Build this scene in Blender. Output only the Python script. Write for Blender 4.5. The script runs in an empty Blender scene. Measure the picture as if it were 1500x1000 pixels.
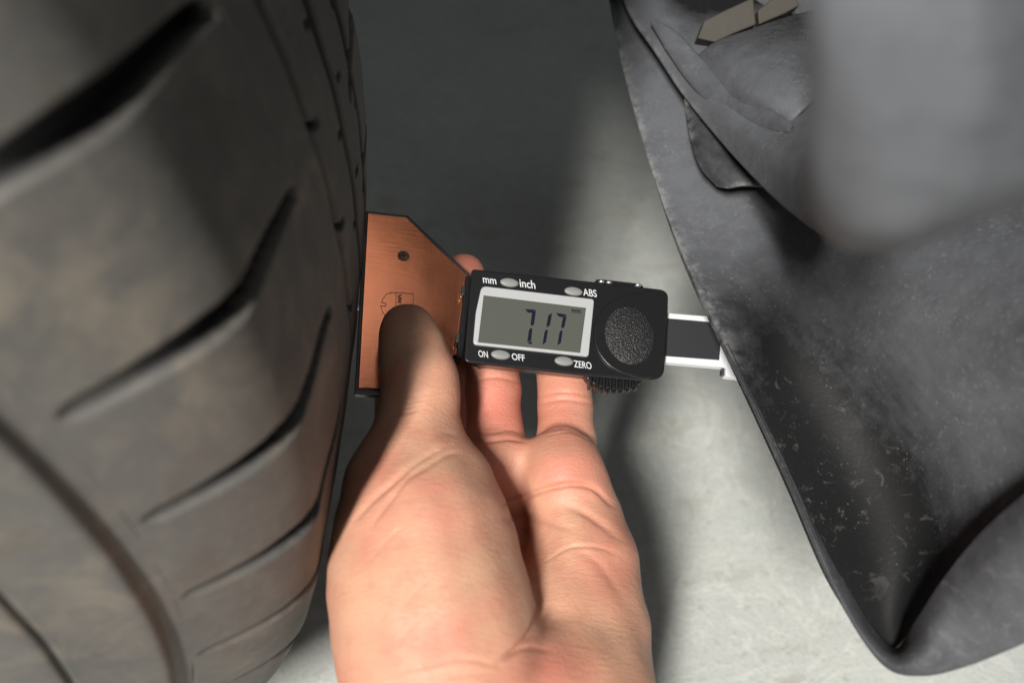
import bpy, bmesh, math, random
import numpy as np
from mathutils import Vector, Matrix

# ------------------------------------------------------------------ camera, light, exposure
F = 1248.0                        # focal length in photograph pixels (1500 x 1000)
PITCH = 0.863                     # camera looks this far below the horizontal
CAMZ = 0.4698                     # camera height above the floor
sc = bpy.context.scene
col = sc.collection
CP, SP = math.cos(PITCH), math.sin(PITCH)

cam_d = bpy.data.cameras.new('camera')
cam = bpy.data.objects.new('camera', cam_d)
col.objects.link(cam)
cam.location = (0, 0, CAMZ)
cam.rotation_euler = (math.pi / 2 - PITCH, 0, 0)
cam_d.sensor_width = 36.0
cam_d.lens = 36.0 * F / 1500.0
cam_d.clip_start = 0.005
cam_d.clip_end = 50
cam_d.dof.use_dof = True
cam_d.dof.focus_distance = 0.297
cam_d.dof.aperture_fstop = 7.8
sc.camera = cam

world = bpy.data.worlds.new('World')
sc.world = world
world.use_nodes = True
bg = world.node_tree.nodes['Background']
bg.inputs[0].default_value = (0.90, 0.96, 1.0, 1)
bg.inputs[1].default_value = 0.042

def area(name, loc, target, size, power, color):
    d = bpy.data.lights.new(name, 'AREA')
    d.shape = 'RECTANGLE'
    d.size, d.size_y = size
    d.energy = power
    d.color = color
    o = bpy.data.objects.new(name, d)
    col.objects.link(o)
    o.location = loc
    o.rotation_euler = (Vector(target) - Vector(loc)).to_track_quat('-Z', 'Y').to_euler()
    return o

area('workshop_lamp', (-0.60, -1.52, 2.45), (0, 0.15, 0.25), (0.17, 0.75), 148, (1.0, 0.965, 0.91))
area('ceiling_panel', (0.75, -1.10, 2.45), (0.1, 0.15, 0.1), (1.2, 0.6), 4, (0.93, 0.97, 1.0))

area('plate_reflection_light', (0.16, 0.46, 2.40), (-0.04, 0.2, 0.25), (0.55, 0.55), .95, (1.0, 0.98, 0.95))  # added area light, placed to give the copper plate a reflection

sc.view_settings.view_transform = 'Standard'
sc.view_settings.look = 'None'
sc.view_settings.exposure = 0.0
sc.view_settings.gamma = 1.0

# ------------------------------------------------------------------ helpers
RIGHT = np.array([1.0, 0, 0]); UP = np.array([0, SP, CP]); FWD = np.array([0, CP, -SP])
CAM = np.array([0, 0, CAMZ])

def c2w(P):                        # camera space (x right, y up, z towards the viewer) -> world
    P = np.asarray(P, float)
    return CAM + P[..., 0:1] * RIGHT + P[..., 1:2] * UP - P[..., 2:3] * FWD

def cs(px, py, d):                 # point at depth d on a line of sight, camera space
    return np.array([(px - 750) / F * d, (500 - py) / F * d, -d])

def at(px, py, d):
    return c2w(cs(px, py, d))

def mk(name, verts, faces, mat, parent=None, smooth=True, local=False):
    me = bpy.data.meshes.new(name)
    v = np.asarray(verts, float)
    if parent is not None and not local:
        v = v - np.array(top_loc(parent))
    me.from_pydata(v.tolist(), [], [list(f) for f in faces])
    me.update()
    if smooth:
        me.polygons.foreach_set('use_smooth', [True] * len(me.polygons))
    if mat: me.materials.append(mat)
    o = bpy.data.objects.new(name, me)
    col.objects.link(o)
    if parent is not None: o.parent = parent
    return o

def top_loc(o):
    p = Vector((0, 0, 0))
    while o is not None:
        p += o.location; o = o.parent
    return p

def mk_np(name, V, Q, mat, parent=None, smooth=True):   # fast path for big quad meshes
    V = np.asarray(V, np.float32)
    if parent is not None: V = V - np.array(top_loc(parent), np.float32)
    me = bpy.data.meshes.new(name)
    me.vertices.add(len(V)); me.vertices.foreach_set('co', V.ravel())
    n = len(Q)
    me.loops.add(n * 4); me.loops.foreach_set('vertex_index', np.asarray(Q, np.int32).ravel())
    me.polygons.add(n)
    me.polygons.foreach_set('loop_start', np.arange(0, n * 4, 4, dtype=np.int32))
    me.polygons.foreach_set('loop_total', np.full(n, 4, np.int32))
    me.update(calc_edges=True)
    me.polygons.foreach_set('use_smooth', np.full(n, smooth))
    me.validate()
    if mat: me.materials.append(mat)
    o = bpy.data.objects.new(name, me); col.objects.link(o)
    if parent is not None: o.parent = parent
    return o

def empty(name, loc):
    o = bpy.data.objects.new(name, None); col.objects.link(o)
    o.location = loc; o.empty_display_size = 0.02
    return o

def tag(o, label, cat, kind=None):
    o['label'] = label
    if cat: o['category'] = cat
    if kind: o['kind'] = kind

def bevel(o, w, seg=3, ang=35):
    m = o.modifiers.new('bevel', 'BEVEL'); m.width = w; m.segments = seg
    m.limit_method = 'ANGLE'; m.angle_limit = math.radians(ang)
    return o

# ---- material helper
class Mat:
    def __init__(s, name, base=(.5, .5, .5), rough=.5, metal=0, spec=.5, coat=0):
        s.m = bpy.data.materials.new(name); s.m.use_nodes = True
        s.nt = s.m.node_tree; s.N = s.nt.nodes; s.L = s.nt.links
        s.b = s.N['Principled BSDF']
        s.b.inputs['Base Color'].default_value = (*base, 1)
        s.b.inputs['Roughness'].default_value = rough
        s.b.inputs['Metallic'].default_value = metal
        s.b.inputs['Specular IOR Level'].default_value = spec
        s.b.inputs['Coat Weight'].default_value = coat
        s._co = None
    def co(s):
        if s._co is None:
            s._co = s.N.new('ShaderNodeTexCoord').outputs['Object']
        return s._co
    def mapping(s, scale=(1, 1, 1), rot=(0, 0, 0), src=None):
        n = s.N.new('ShaderNodeMapping'); n.inputs['Scale'].default_value = scale
        n.inputs['Rotation'].default_value = rot
        s.L.new(src or s.co(), n.inputs['Vector']); return n.outputs[0]
    def noise(s, scale, detail=4, rough=.55, dist=0, vec=None):
        n = s.N.new('ShaderNodeTexNoise'); n.inputs['Scale'].default_value = scale
        n.inputs['Detail'].default_value = detail; n.inputs['Roughness'].default_value = rough
        n.inputs['Distortion'].default_value = dist
        s.L.new(vec or s.co(), n.inputs['Vector']); return n.outputs['Fac']
    def voro(s, scale, feature='F1', vec=None, out='Distance'):
        n = s.N.new('ShaderNodeTexVoronoi'); n.inputs['Scale'].default_value = scale; n.feature = feature
        s.L.new(vec or s.co(), n.inputs['Vector']); return n.outputs[out]
    def ramp(s, fac, stops):
        n = s.N.new('ShaderNodeValToRGB'); e = n.color_ramp.elements
        while len(e) > len(stops): e.remove(e[-1])
        while len(e) < len(stops): e.new(.5)
        for k, (p, c) in enumerate(stops):
            e[k].position = p
            e[k].color = (c, c, c, 1) if isinstance(c, (int, float)) else (*c, 1)
        s.L.new(fac, n.inputs['Fac']); return n.outputs['Color']
    def mix(s, fac, a, b, mode='MIX'):
        n = s.N.new('ShaderNodeMix'); n.data_type = 'RGBA'; n.blend_type = mode
        for sock, v in ((n.inputs[0], fac), (n.inputs[6], a), (n.inputs[7], b)):
            if isinstance(v, (int, float)): sock.default_value = v
            elif isinstance(v, tuple): sock.default_value = (*v, 1)
            else: s.L.new(v, sock)
        return n.outputs[2]
    def math(s, op, a, b=0.0):
        n = s.N.new('ShaderNodeMath'); n.operation = op
        for sock, v in ((n.inputs[0], a), (n.inputs[1], b)):
            if isinstance(v, (int, float)): sock.default_value = v
            else: s.L.new(v, sock)
        return n.outputs[0]
    def attr(s, name):
        n = s.N.new('ShaderNodeAttribute'); n.attribute_name = name; return n.outputs['Fac']
    def to(s, sock, inp): s.L.new(sock, s.b.inputs[inp])
    def bump(s, h, strength, dist, prev=None):
        n = s.N.new('ShaderNodeBump'); n.inputs['Strength'].default_value = strength
        n.inputs['Distance'].default_value = dist
        s.L.new(h, n.inputs['Height'])
        if prev is not None: s.L.new(prev, n.inputs['Normal'])
        s.L.new(n.outputs[0], s.b.inputs['Normal']); return n.outputs[0]

# ------------------------------------------------------------------ materials
def m_concrete():
    m = Mat('painted_concrete', rough=.55)
    big = m.noise(5, 4, .6); mid = m.noise(22, 5, .65, 1.5); fine = m.noise(420, 3, .7)
    c = m.mix(m.ramp(big, [(.3, 0), (.7, 1)]), (.46, .485, .465), (.55, .565, .53))
    c = m.mix(m.math('MULTIPLY', m.ramp(mid, [(.45, 0), (.75, 1)]), .55), c, (.56, .56, .51))
    st = m.noise(9, 3, .5, 2.5, m.mapping((1, 2.2, 1), (0, 0, .6)))
    c = m.mix(m.math('MULTIPLY', m.ramp(st, [(.58, 0), (.72, 1)]), .5), c, (.36, .355, .30))
    c = m.mix(m.math('MULTIPLY', m.ramp(fine, [(.50, 0), (.66, 1)]), .35), c, (.30, .32, .31))
    sk = m.noise(95, 5, .8)
    c = m.mix(m.math('MULTIPLY', m.ramp(sk, [(.56, 0), (.66, 1)]), .5), c, (.30, .31, .30))
    sp = m.voro(190)
    c = m.mix(m.math('MULTIPLY', m.ramp(sp, [(.05, 1), (.16, 0)]), .5), c, (.62, .63, .60))
    wisp = m.noise(14, 2, .5, 5.0)
    w = m.ramp(wisp, [(.475, 0), (.5, 1), (.525, 0)])
    c = m.mix(m.math('MULTIPLY', w, .5), c, (.68, .68, .64))
    m.to(c, 'Base Color')
    m.to(m.ramp(mid, [(.3, .42), (.7, .68)]), 'Roughness')
    b1 = m.bump(fine, .55, .0012)
    m.bump(mid, .35, .002, b1)
    return m.m

def m_rubber():
    m = Mat('dusty_tyre_rubber', rough=.62, spec=.35)
    a = m.noise(11, 5, .6, .6); b = m.noise(48, 5, .65, 1.0); f = m.noise(900, 2, .6)
    c = m.mix(m.ramp(a, [(.3, 0), (.7, 1)]), (.082, .079, .075), (.112, .108, .102))
    d = m.math('MULTIPLY', m.ramp(b, [(.46, 0), (.66, 1)]), m.ramp(m.noise(16, 3, .5), [(.42, 0), (.6, 1)]))
    c = m.mix(m.math('MULTIPLY', d, .68), c, (.205, .175, .138))
    c = m.mix(m.math('MULTIPLY', m.ramp(m.noise(320, 4, .7), [(.52, 0), (.66, 1)]), .35), c, (.17, .155, .13))
    c = m.mix(m.math('MULTIPLY', m.ramp(m.noise(30, 4, .6, 2), [(.56, 0), (.7, 1)]), .45), c, (.095, .072, .056))
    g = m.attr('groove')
    c = m.mix(g, c, (.012, .012, .013))  # near-black painted into the grooves in place of their shade
    m.to(c, 'Base Color')
    b1 = m.bump(f, .25, .0004); m.bump(b, .25, .0006, b1)
    return m.m

def m_plastic():
    m = Mat('dusty_black_plastic', rough=.5, spec=.38)
    dust = m.attr('dust')
    n1 = m.noise(26, 6, .65, .5); n2 = m.noise(140, 4, .7); n3 = m.noise(900, 2, .6)
    dd = m.math('ADD', dust, m.math('MULTIPLY', m.math('SUBTRACT', n1, .5), .55))
    dd = m.math('ADD', dd, m.math('MULTIPLY', m.math('SUBTRACT', n2, .5), .45))
    scr = m.noise(70, 5, .7, .3, m.mapping((1, 1, 5), (.5, .3, 0)))
    dd = m.math('ADD', dd, m.math('MULTIPLY', m.math('SUBTRACT', scr, .5), .35))
    fac = m.ramp(dd, [(.12, 0), (.85, 1)])
    c = m.mix(fac, (.0085, .0087, .0093), (.100, .105, .116))
    sp = m.voro(620); spn = m.noise(60, 3, .6)
    spf = m.math('MULTIPLY', m.ramp(sp, [(.10, 1), (.2, 0)]), m.ramp(spn, [(.54, 0), (.63, 1)]))
    c = m.mix(m.math('MULTIPLY', spf, .5), c, (.20, .20, .19))
    fl = m.math('MULTIPLY', m.ramp(m.noise(150, 5, .7, 1), [(.58, 0), (.66, 1)]), m.ramp(m.noise(18, 2, .5), [(.5, 0), (.58, 1)]))
    c = m.mix(m.math('MULTIPLY', fl, .25), c, (.17, .165, .15))
    sc1 = m.ramp(m.noise(560, 4, .75, .4), [(.585, 0), (.64, 1)]); sc2 = m.ramp(m.noise(33, 4, .6, .8), [(.42, 0), (.66, 1)])
    c = m.mix(m.math('MULTIPLY', m.math('MULTIPLY', sc1, m.math('MULTIPLY', sc2, m.ramp(fac, [(0, .12), (.6, 1)]))), .5), c, (.22, .225, .23))
    edge = m.attr('edge')
    ef = m.math('MULTIPLY', edge, m.ramp(n2, [(.42, 0), (.6, 1)]))
    c = m.mix(m.math('MULTIPLY', ef, .6), c, (.24, .24, .235))
    m.to(c, 'Base Color')
    m.to(m.ramp(fac, [(0, .56), (1, .85)]), 'Roughness')
    b1 = m.bump(n3, .22, .0003); m.bump(n2, .05, .0005, b1)
    return m.m

def m_simple(name, base, rough, metal=0, spec=.5, bscale=None, bstr=.2, bdist=.0002, coat=0):
    m = Mat(name, base, rough, metal, spec, coat)
    if bscale:
        n = m.noise(bscale, 3, .6)
        m.bump(n, bstr, bdist)
        m.to(m.ramp(n, [(.2, max(.05, rough - .08)), (.8, min(1, rough + .1))]), 'Roughness')
    return m.m

def m_copper():
    m = Mat('brushed_copper', rough=.25, metal=.92)
    br = m.noise(60, 3, .6, 0, m.mapping((60, .6, 1)))
    pat = m.noise(45, 3, .5, .8)
    c = m.mix(m.ramp(br, [(.3, 0), (.7, 1)]), (.82, .275, .140), (.88, .335, .18))
    c = m.mix(m.math('MULTIPLY', m.ramp(pat, [(.45, 0), (.7, 1)]), .3), c, (.70, .22, .11))
    m.to(c, 'Base Color')
    m.to(m.ramp(br, [(.2, .14), (.8, .22)]), 'Roughness')
    w = m.bump(m.noise(28, 2, .5), .35, .0006)
    m.bump(m.noise(90, 4, .7, 0, m.mapping((1, 14, 1), (0, 0, .5))), .10, .0002, w)
    return m.m

def m_skin():
    m = Mat('skin', rough=.48, spec=.42)
    red = m.attr('red')
    a = m.noise(42, 4, .6, .4); b = m.noise(170, 3, .6); y = m.noise(24, 3, .5, .8)
    c = m.mix(m.ramp(a, [(.35, 0), (.68, 1)]), (.59, .325, .215), (.59, .250, .172))
    c = m.mix(m.math('MULTIPLY', m.ramp(y, [(.42, 0), (.66, 1)]), .65), c, (.66, .41, .27))
    c = m.mix(m.math('MULTIPLY', red, .85), c, (.60, .19, .14))
    c = m.mix(m.math('MULTIPLY', m.ramp(b, [(.5, 0), (.7, 1)]), .38), c, (.52, .215, .15))
    m.to(c, 'Base Color')
    s = m.b.inputs
    s['Subsurface Weight'].default_value = .22
    s['Subsurface Radius'].default_value = (1.0, .35, .18)
    s['Subsurface Scale'].default_value = .0035
    ln = m.noise(260, 4, .6, .6, m.mapping((1, 3.2, 1), (0, 0, .5)))
    vc = m.voro(1500, 'DISTANCE_TO_EDGE')
    b1 = m.bump(m.ramp(vc, [(0, 0), (.25, 1)]), .22, .00016)
    vl = m.voro(520, 'DISTANCE_TO_EDGE', m.mapping((1, 2.0, 1.4), (.3, 0, .7)))
    b15 = m.bump(m.ramp(vl, [(0, 0), (.18, 1)]), .22, .00022, b1)
    b2 = m.bump(ln, .42, .0006, b15)
    m.to(m.ramp(b, [(.3, .40), (.7, .56)]), 'Roughness')
    return m.m

M = dict(concrete=m_concrete(), rubber=m_rubber(), plastic=m_plastic(), skin=m_skin(), copper=m_copper(),
         black=m_simple('black_abs', (.010, .010, .011), .33, 0, .5, 2200, .12, .00012),
         pad=m_simple('stippled_black', (.016, .016, .017), .42, 0, .5),
         screw=m_simple('bronze_screw', (.50, .27, .17), .45, .25),
         dark=m_simple('dark_steel', (.10, .10, .10), .35, .7),
         steel=m_simple('brushed_steel', (.72, .74, .76), .32, .85, .5, 900, .1, .0001),
         white=m_simple('silver_plastic', (.46, .47, .48), .38, .15, .5, 2600, .35, .00015),
         rail=m_simple('satin_silver_rail', (.74, .76, .79), .4, .1, .5, 900, .08, .0001),
         ink=m_simple('white_print', (.58, .60, .62), .5),
         button=m_simple('grey_rubber_button', (.22, .225, .22), .5),
         scale_strip=m_simple('dark_strip', (.035, .036, .04), .30),
         lcd=m_simple('lcd_glass', (.085, .090, .078), .16, 0, .35, 3000, .04, .00005),
         seg=m_simple('lcd_segment', (.008, .010, .022), .3),
         segf=m_simple('lcd_small_print', (.012, .013, .016), .3),
         etch=m_simple('etched_line', (.06, .022, .012), .6),
         beige=m_simple('beige_plastic', (.048, .042, .033), .6, 0, .4, 60, .3, .001),
         paint=m_simple('grey_paint', (.085, .078, .076), .6, 0, .5, 30, .1, .0005))

def pad_stipple():
    m = M['pad']; nt = m.node_tree; b = nt.nodes['Principled BSDF']
    tc = nt.nodes.new('ShaderNodeTexCoord'); v = nt.nodes.new('ShaderNodeTexNoise')
    v.inputs['Scale'].default_value = 1700; v.inputs['Detail'].default_value = 1.5
    bp = nt.nodes.new('ShaderNodeBump'); bp.inputs['Strength'].default_value = .9; bp.inputs['Distance'].default_value = .0006
    nt.links.new(tc.outputs['Object'], v.inputs['Vector']); nt.links.new(v.outputs['Fac'], bp.inputs['Height'])
    nt.links.new(bp.outputs[0], b.inputs['Normal'])
pad_stipple()

# ------------------------------------------------------------------ floor
fl = mk('floor', [(-3, -2.5, 0), (3, -2.5, 0), (3, 3.5, 0), (-3, 3.5, 0)], [(0, 1, 2, 3)], M['concrete'], smooth=False)
tag(fl, 'grey scuffed concrete workshop floor under tyre and hand', None, 'structure')

# ------------------------------------------------------------------ tyre
R, W = .32, .10
AZ, EL = -.04, PITCH
A_c = np.array([math.cos(EL) * math.sin(AZ), math.sin(EL), -math.cos(EL) * math.cos(AZ)])
U_c = np.cross(A_c, [0, 1., 0]); U_c /= np.linalg.norm(U_c)
V_c = np.cross(U_c, A_c)
CEN_c = np.array([-.3655, .0325, -.225])
d2w = lambda v: v[0] * RIGHT + v[1] * UP - v[2] * FWD
A_w, U_w, V_w, CEN = d2w(A_c), d2w(U_c), d2w(V_c), c2w(CEN_c)

def sstep(e0, e1, x):
    t = np.clip((x - e0) / (e1 - e0), 0, 1); return t * t * (3 - 2 * t)

def crown(a):
    t = np.abs(a) / W
    return R - .004 * t ** 2 - .03 * np.clip((t - .7) / .3, 0, 1) ** 2.2

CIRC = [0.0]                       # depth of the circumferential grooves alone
PITCHA = 360 / 53.0
def tread_depth(a, th):            # a in mm, th in degrees; returns groove depth in mm and mask
    D = np.zeros_like(a)
    th = th - .95 * sstep(10.5, 16.5, th) * (th < 40)
    def cut(dist, half, wall, depth):
        return depth * (1 - sstep(half, half + wall, dist))
    mm = np.pi * R * 1000 / 180
    # lateral shoulder slots, both shoulders
    for side in (-1, 1):
        aa = a * -side             # slot runs aa from 36 (inside) to 98 (sidewall)
        s = (aa - 36) / 62.0
        curve = -1.0 + 1.9 * np.clip(s, 0, 1) ** .8 - .55 * np.clip((s - .7) / .3, 0, 1) ** 2
        ph = (th - 8.45 - curve - (0 if side > 0 else 2.6) + PITCHA / 2) % PITCHA - PITCHA / 2
        wob = .14 * np.sin(th * .9) 
        half = (1.25 + 1.35 * np.clip(s * 1.6, 0, 1)) * (1 - .6 * sstep(.62, 1.0, s))
        ends = np.maximum(np.maximum(36.0 - aa, 0), np.maximum(aa - 95.0, 0))
        dist = np.sqrt((np.abs(ph + wob * .3) * mm) ** 2 + ends ** 2)
        dep = 6.0 - 3.6 * sstep(.55, 1.0, s)
        D = np.maximum(D, cut(dist, half, .9 + 1.2 * sstep(.5, 1, s), dep))
        # fine sipes midway
        ph2 = (th - 8.45 - curve + 3.2 + PITCHA / 2) % PITCHA - PITCHA / 2
        e2 = np.maximum(np.maximum(58.0 - aa, 0), np.maximum(aa - 84, 0))
        D = np.maximum(D, cut(np.sqrt((np.abs(ph2) * mm) ** 2 + e2 ** 2), .1, .3, .12))
    # circumferential grooves
    for (a0, hw, dp) in ((-12, 2.5, 7), (17, 3.0, 7.5), (46, 3.0, 7.5), (72, 1.0, 4)):
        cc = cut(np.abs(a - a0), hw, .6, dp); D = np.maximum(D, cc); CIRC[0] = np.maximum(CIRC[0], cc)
    D = np.maximum(D, cut(np.abs(a + 33), .3, .5, .8))
    # notches in the ribs
    for (a0, a1, off, ww) in ((-11, -4.5, 1.4, .9), (41, 45, 2.0, .7), (10, 16, 4.0, .6), (24, 30, 5.5, .5)):
        ph = (th - off + 2.87) % 5.74 - 2.87
        e = np.maximum(np.maximum(a0 - a, 0), np.maximum(a - a1, 0))
        D = np.maximum(D, cut(np.sqrt(((ph + .05 * (a - a0)) * mm) ** 2 + e ** 2), ww, .6, 4.5))
    return D

car = empty('car', (CEN[0], CEN[1], 0))
tag(car, 'dusty dark car: tyre left of the hand, plastic wheel arch liner at right', 'car')
th = np.concatenate([np.arange(-42, 56, .11), np.arange(56, 318, .42)])
aT = np.concatenate([np.linspace(-.0985, .03, 270), np.linspace(.031, .0995, 90)])
def ring_mesh(a_prof, r_fn, name, mat, disp=None):
    AA, TT = np.meshgrid(a_prof, th, indexing='ij')
    rr = r_fn(AA, TT)
    g = None
    if disp is not None:
        D = disp(AA * 1000, TT); rr = rr - D / 1000; g = np.maximum(np.clip((D - 1.2) / 3.0, 0, 1), np.clip((CIRC[0] - .04) / .3, 0, 1))  # g: colour mask by depth that paints shade onto groove walls
    t = np.radians(TT)
    P = CEN + AA[..., None] * A_w + (rr * np.cos(t))[..., None] * U_w + (rr * np.sin(t))[..., None] * V_w
    na, nt = AA.shape
    i, j = np.meshgrid(np.arange(na - 1), np.arange(nt), indexing='ij'); j2 = (j + 1) % nt
    Q = np.stack([i * nt + j, i * nt + j2, (i + 1) * nt + j2, (i + 1) * nt + j], -1).reshape(-1, 4)
    o = mk_np(name, P.reshape(-1, 3), Q, mat, car)
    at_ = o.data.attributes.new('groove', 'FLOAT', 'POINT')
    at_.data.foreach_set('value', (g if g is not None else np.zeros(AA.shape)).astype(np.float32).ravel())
    return o
rs = np.random.default_rng(4)
def tread_r(AA, TT):
    lump = .00025 * np.sin(AA * 190 + TT * .35) * np.sin(TT * .8)
    return crown(AA) + lump
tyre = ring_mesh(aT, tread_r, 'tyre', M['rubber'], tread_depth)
tyre['label'] = 'worn dusty black tyre with curved shoulder grooves'

def cr(pts, n):                    # Catmull-Rom through points, n samples a span
    p = np.asarray(pts, float)
    q = np.vstack([2 * p[0] - p[1], p, 2 * p[-1] - p[-2]])
    out = []
    for k in range(len(p) - 1):
        t = np.linspace(0, 1, n, endpoint=False)[:, None]
        a, b, c, d = q[k:k + 4]
        out.append(.5 * ((2 * b) + (-a + c) * t + (2 * a - 5 * b + 4 * c - d) * t ** 2 + (-a + 3 * b - 3 * c + d) * t ** 3))
    out.append(p[-1:])
    return np.vstack(out)

def lathe_part(name, prof, mat, wob=0, n=6):
    pr = cr(prof, n)
    AA = np.repeat(pr[:, 0:1], len(th), 1); RR = np.repeat(pr[:, 1:2], len(th), 1)
    TT = np.repeat(th[None], len(pr), 0)
    if wob:
        AA = AA + wob * np.sin(TT * 1.1) * np.linspace(0, 1, len(pr))[:, None] * .3
    t = np.radians(TT)
    P = CEN + AA[..., None] * A_w + (RR * np.cos(t))[..., None] * U_w + (RR * np.sin(t))[..., None] * V_w
    na, nt = AA.shape
    i, j = np.meshgrid(np.arange(na - 1), np.arange(nt), indexing='ij'); j2 = (j + 1) % nt
    Q = np.stack([i * nt + j2, i * nt + j, (i + 1) * nt + j, (i + 1) * nt + j2], -1).reshape(-1, 4)
    return mk_np(name, P.reshape(-1, 3), Q, mat, tyre)
r0 = float(crown(np.array(.0995)))
r1 = float(crown(np.array(.0985)))
lathe_part('sidewall', [(-.0985, r1), (-.0994, r1 - .0018), (-.1002, r1 - .0030), (-.1012, r1 - .0036), (-.1030, r1 - .0038), (-.1040, r1 - .0044),
                        (-.1048, r1 - .0062), (-.1068, r1 - .0130), (-.1088, r1 - .0200), (-.1096, r1 - .0226), (-.1084, r1 - .0234),
                        (-.1084, r1 - .0248), (-.1102, r1 - .0258), (-.1112, r1 - .034), (-.1118, r1 - .050), (-.110, r1 - .066),
                        (-.104, r1 - .079), (-.097, r0 - .084)], M['rubber'], .0008)
lathe_part('rim', [(-.097, r0 - .084), (-.096, r0 - .090), (-.088, r0 - .094), (-.070, r0 - .098), (-.066, r0 - .12), (-.075, .10), (-.080, .05), (-.078, .004)], M['dark'])
lathe_part('inner_sidewall', [(.097, r0 - .084), (.110, r0 - .064), (.112, r0 - .045), (.110, r0 - .02), (.103, r0 - .006), (.0995, r0)], M['rubber'])

# ------------------------------------------------------------------ lofted sheets for the wheel-arch side
def loft(name, net, mat, parent, n=10, thick=.0025, dust=None, edgecol=False, edgerow=False):
    net = np.array(net, float)     # rows x cols x (px, py, depth[, dust])
    X = np.array([[np.append(at(*c[:3]), c[3] if len(c) > 3 else .6) for c in r] for r in net])
    rows = np.array([cr(r, n) for r in X])
    G = np.array([cr(rows[:, k], n) for k in range(rows.shape[1])]).transpose(1, 0, 2)
    nr, nc = G.shape[:2]
    i, j = np.meshgrid(np.arange(nr - 1), np.arange(nc - 1), indexing='ij')
    Q = np.stack([i * nc + j, (i + 1) * nc + j, (i + 1) * nc + j + 1, i * nc + j + 1], -1).reshape(-1, 4)
    V = G[..., :3].reshape(-1, 3)
    f0 = V[Q[len(Q) // 2]]
    nrm = np.cross(f0[1] - f0[0], f0[2] - f0[0])
    if np.dot(nrm, CAM - f0[0]) < 0: Q = Q[:, ::-1]
    o = mk_np(name, V, Q, mat, parent)
    at_ = o.data.attributes.new('dust', 'FLOAT', 'POINT'); at_.data.foreach_set('value', G[..., 3].astype(np.float32).ravel())
    e = np.zeros((nr, nc))
    if edgecol: e = np.maximum(e, np.exp(-(np.arange(nc) / 1.7) ** 2)[None, :].repeat(nr, 0) * (1 - sstep(.42, .6, np.linspace(0, 1, nr)))[:, None])
    if edgerow: e = np.maximum(e, np.exp(-((nr - 1 - np.arange(nr)) / 2.0) ** 2)[:, None].repeat(nc, 1))
    ae = o.data.attributes.new('edge', 'FLOAT', 'POINT'); ae.data.foreach_set('value', e.astype(np.float32).ravel())
    sd = o.modifiers.new('thickness', 'SOLIDIFY'); sd.thickness = thick; sd.offset = -1
    bevel(o, thick * .35, 2, 50)
    return o

liner = loft('wheel_arch_liner', [
    [(872, -110, .418, .75), (925, -110, .405, .75), (1000, -110, .395, .7), (1200, -110, .37, .6), (1580, -110, .33, .6)],
    [(903, 60, .380, .75), (950, 60, .370, .75), (1030, 60, .360, .7), (1220, 60, .34, .6), (1580, 60, .30, .6)],
    [(932, 175, .352, .75), (985, 175, .345, .80), (1070, 175, .338, .7), (1250, 175, .32, .6), (1580, 165, .28, .6)],
    [(968, 290, .332, .75), (1030, 300, .326, .75), (1120, 300, .318, .7), (1290, 300, .295, .6), (1580, 290, .25, .6)],
    [(1008, 392, .312, .65), (1080, 400, .310, .55), (1170, 400, .302, .7), (1320, 390, .272, .75), (1580, 370, .23, .7)],
    [(1062, 505, .292, .30), (1145, 505, .294, .10), (1225, 495, .284, .45), (1350, 470, .256, .8), (1580, 440, .215, .7)],
    [(1108, 600, .278, .12), (1195, 600, .282, .0), (1275, 580, .274, .35), (1390, 545, .246, .8), (1580, 500, .205, .7)],
    [(1160, 712, .264, .0), (1250, 705, .270, .0), (1325, 670, .264, .2), (1420, 625, .2435, .75), (1580, 560, .213, .7)],
    [(1215, 838, .250, .0), (1290, 815, .257, -.1), (1355, 770, .254, .0), (1440, 700, .2385, .6), (1580, 620, .214, .6)],
    [(1264, 918, .2465, .0), (1305, 900, .249, -.1), (1352, 850, .246, .0), (1430, 750, .2365, .4), (1580, 655, .214, .6)],
    [(1302, 955, .2440, .1), (1320, 940, .2435, .0), (1352, 895, .238, .0), (1425, 795, .2325, .3), (1580, 680, .213, .5)],
], M['plastic'], car, 9, .003, edgecol=True)
liner['label'] = 'dusty black plastic wheel arch liner with overlapping flaps'

loft('upper_flap', [
    [(890, -90, .395, .8), (930, -95, .388, .8), (985, -100, .384, -.2), (1080, -120, .385, -.5)],  # negative dust here and below paints the shade of a dark gap
    [(915, 8, .370, .85), (955, 0, .362, .8), (1000, -10, .360, -.1), (1090, -25, .365, -.5)],
    [(957, 76, .350, .9), (995, 62, .342, .75), (1040, 45, .344, .6), (1130, 15, .350, .5)],
    [(1000, 142, .333, .85), (1038, 122, .322, .7), (1078, 98, .328, .6), (1170, 60, .338, .5)],
    [(1060, 216, .309, .75), (1095, 188, .296, .8), (1132, 158, .300, .7), (1200, 105, .312, .6)],
    [(1128, 288, .274, .8), (1158, 244, .260, .8), (1182, 200, .264, .7), (1230, 140, .285, .6)],
    [(1190, 338, .236, .8), (1212, 285, .222, .8), (1226, 230, .224, .8), (1255, 150, .245, .7)],
    [(1240, 366, .205, .8), (1262, 310, .195, .8), (1275, 240, .196, .8), (1300, 150, .21, .7)],
], M['plastic'], liner, 9, .003, edgecol=True)

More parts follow.
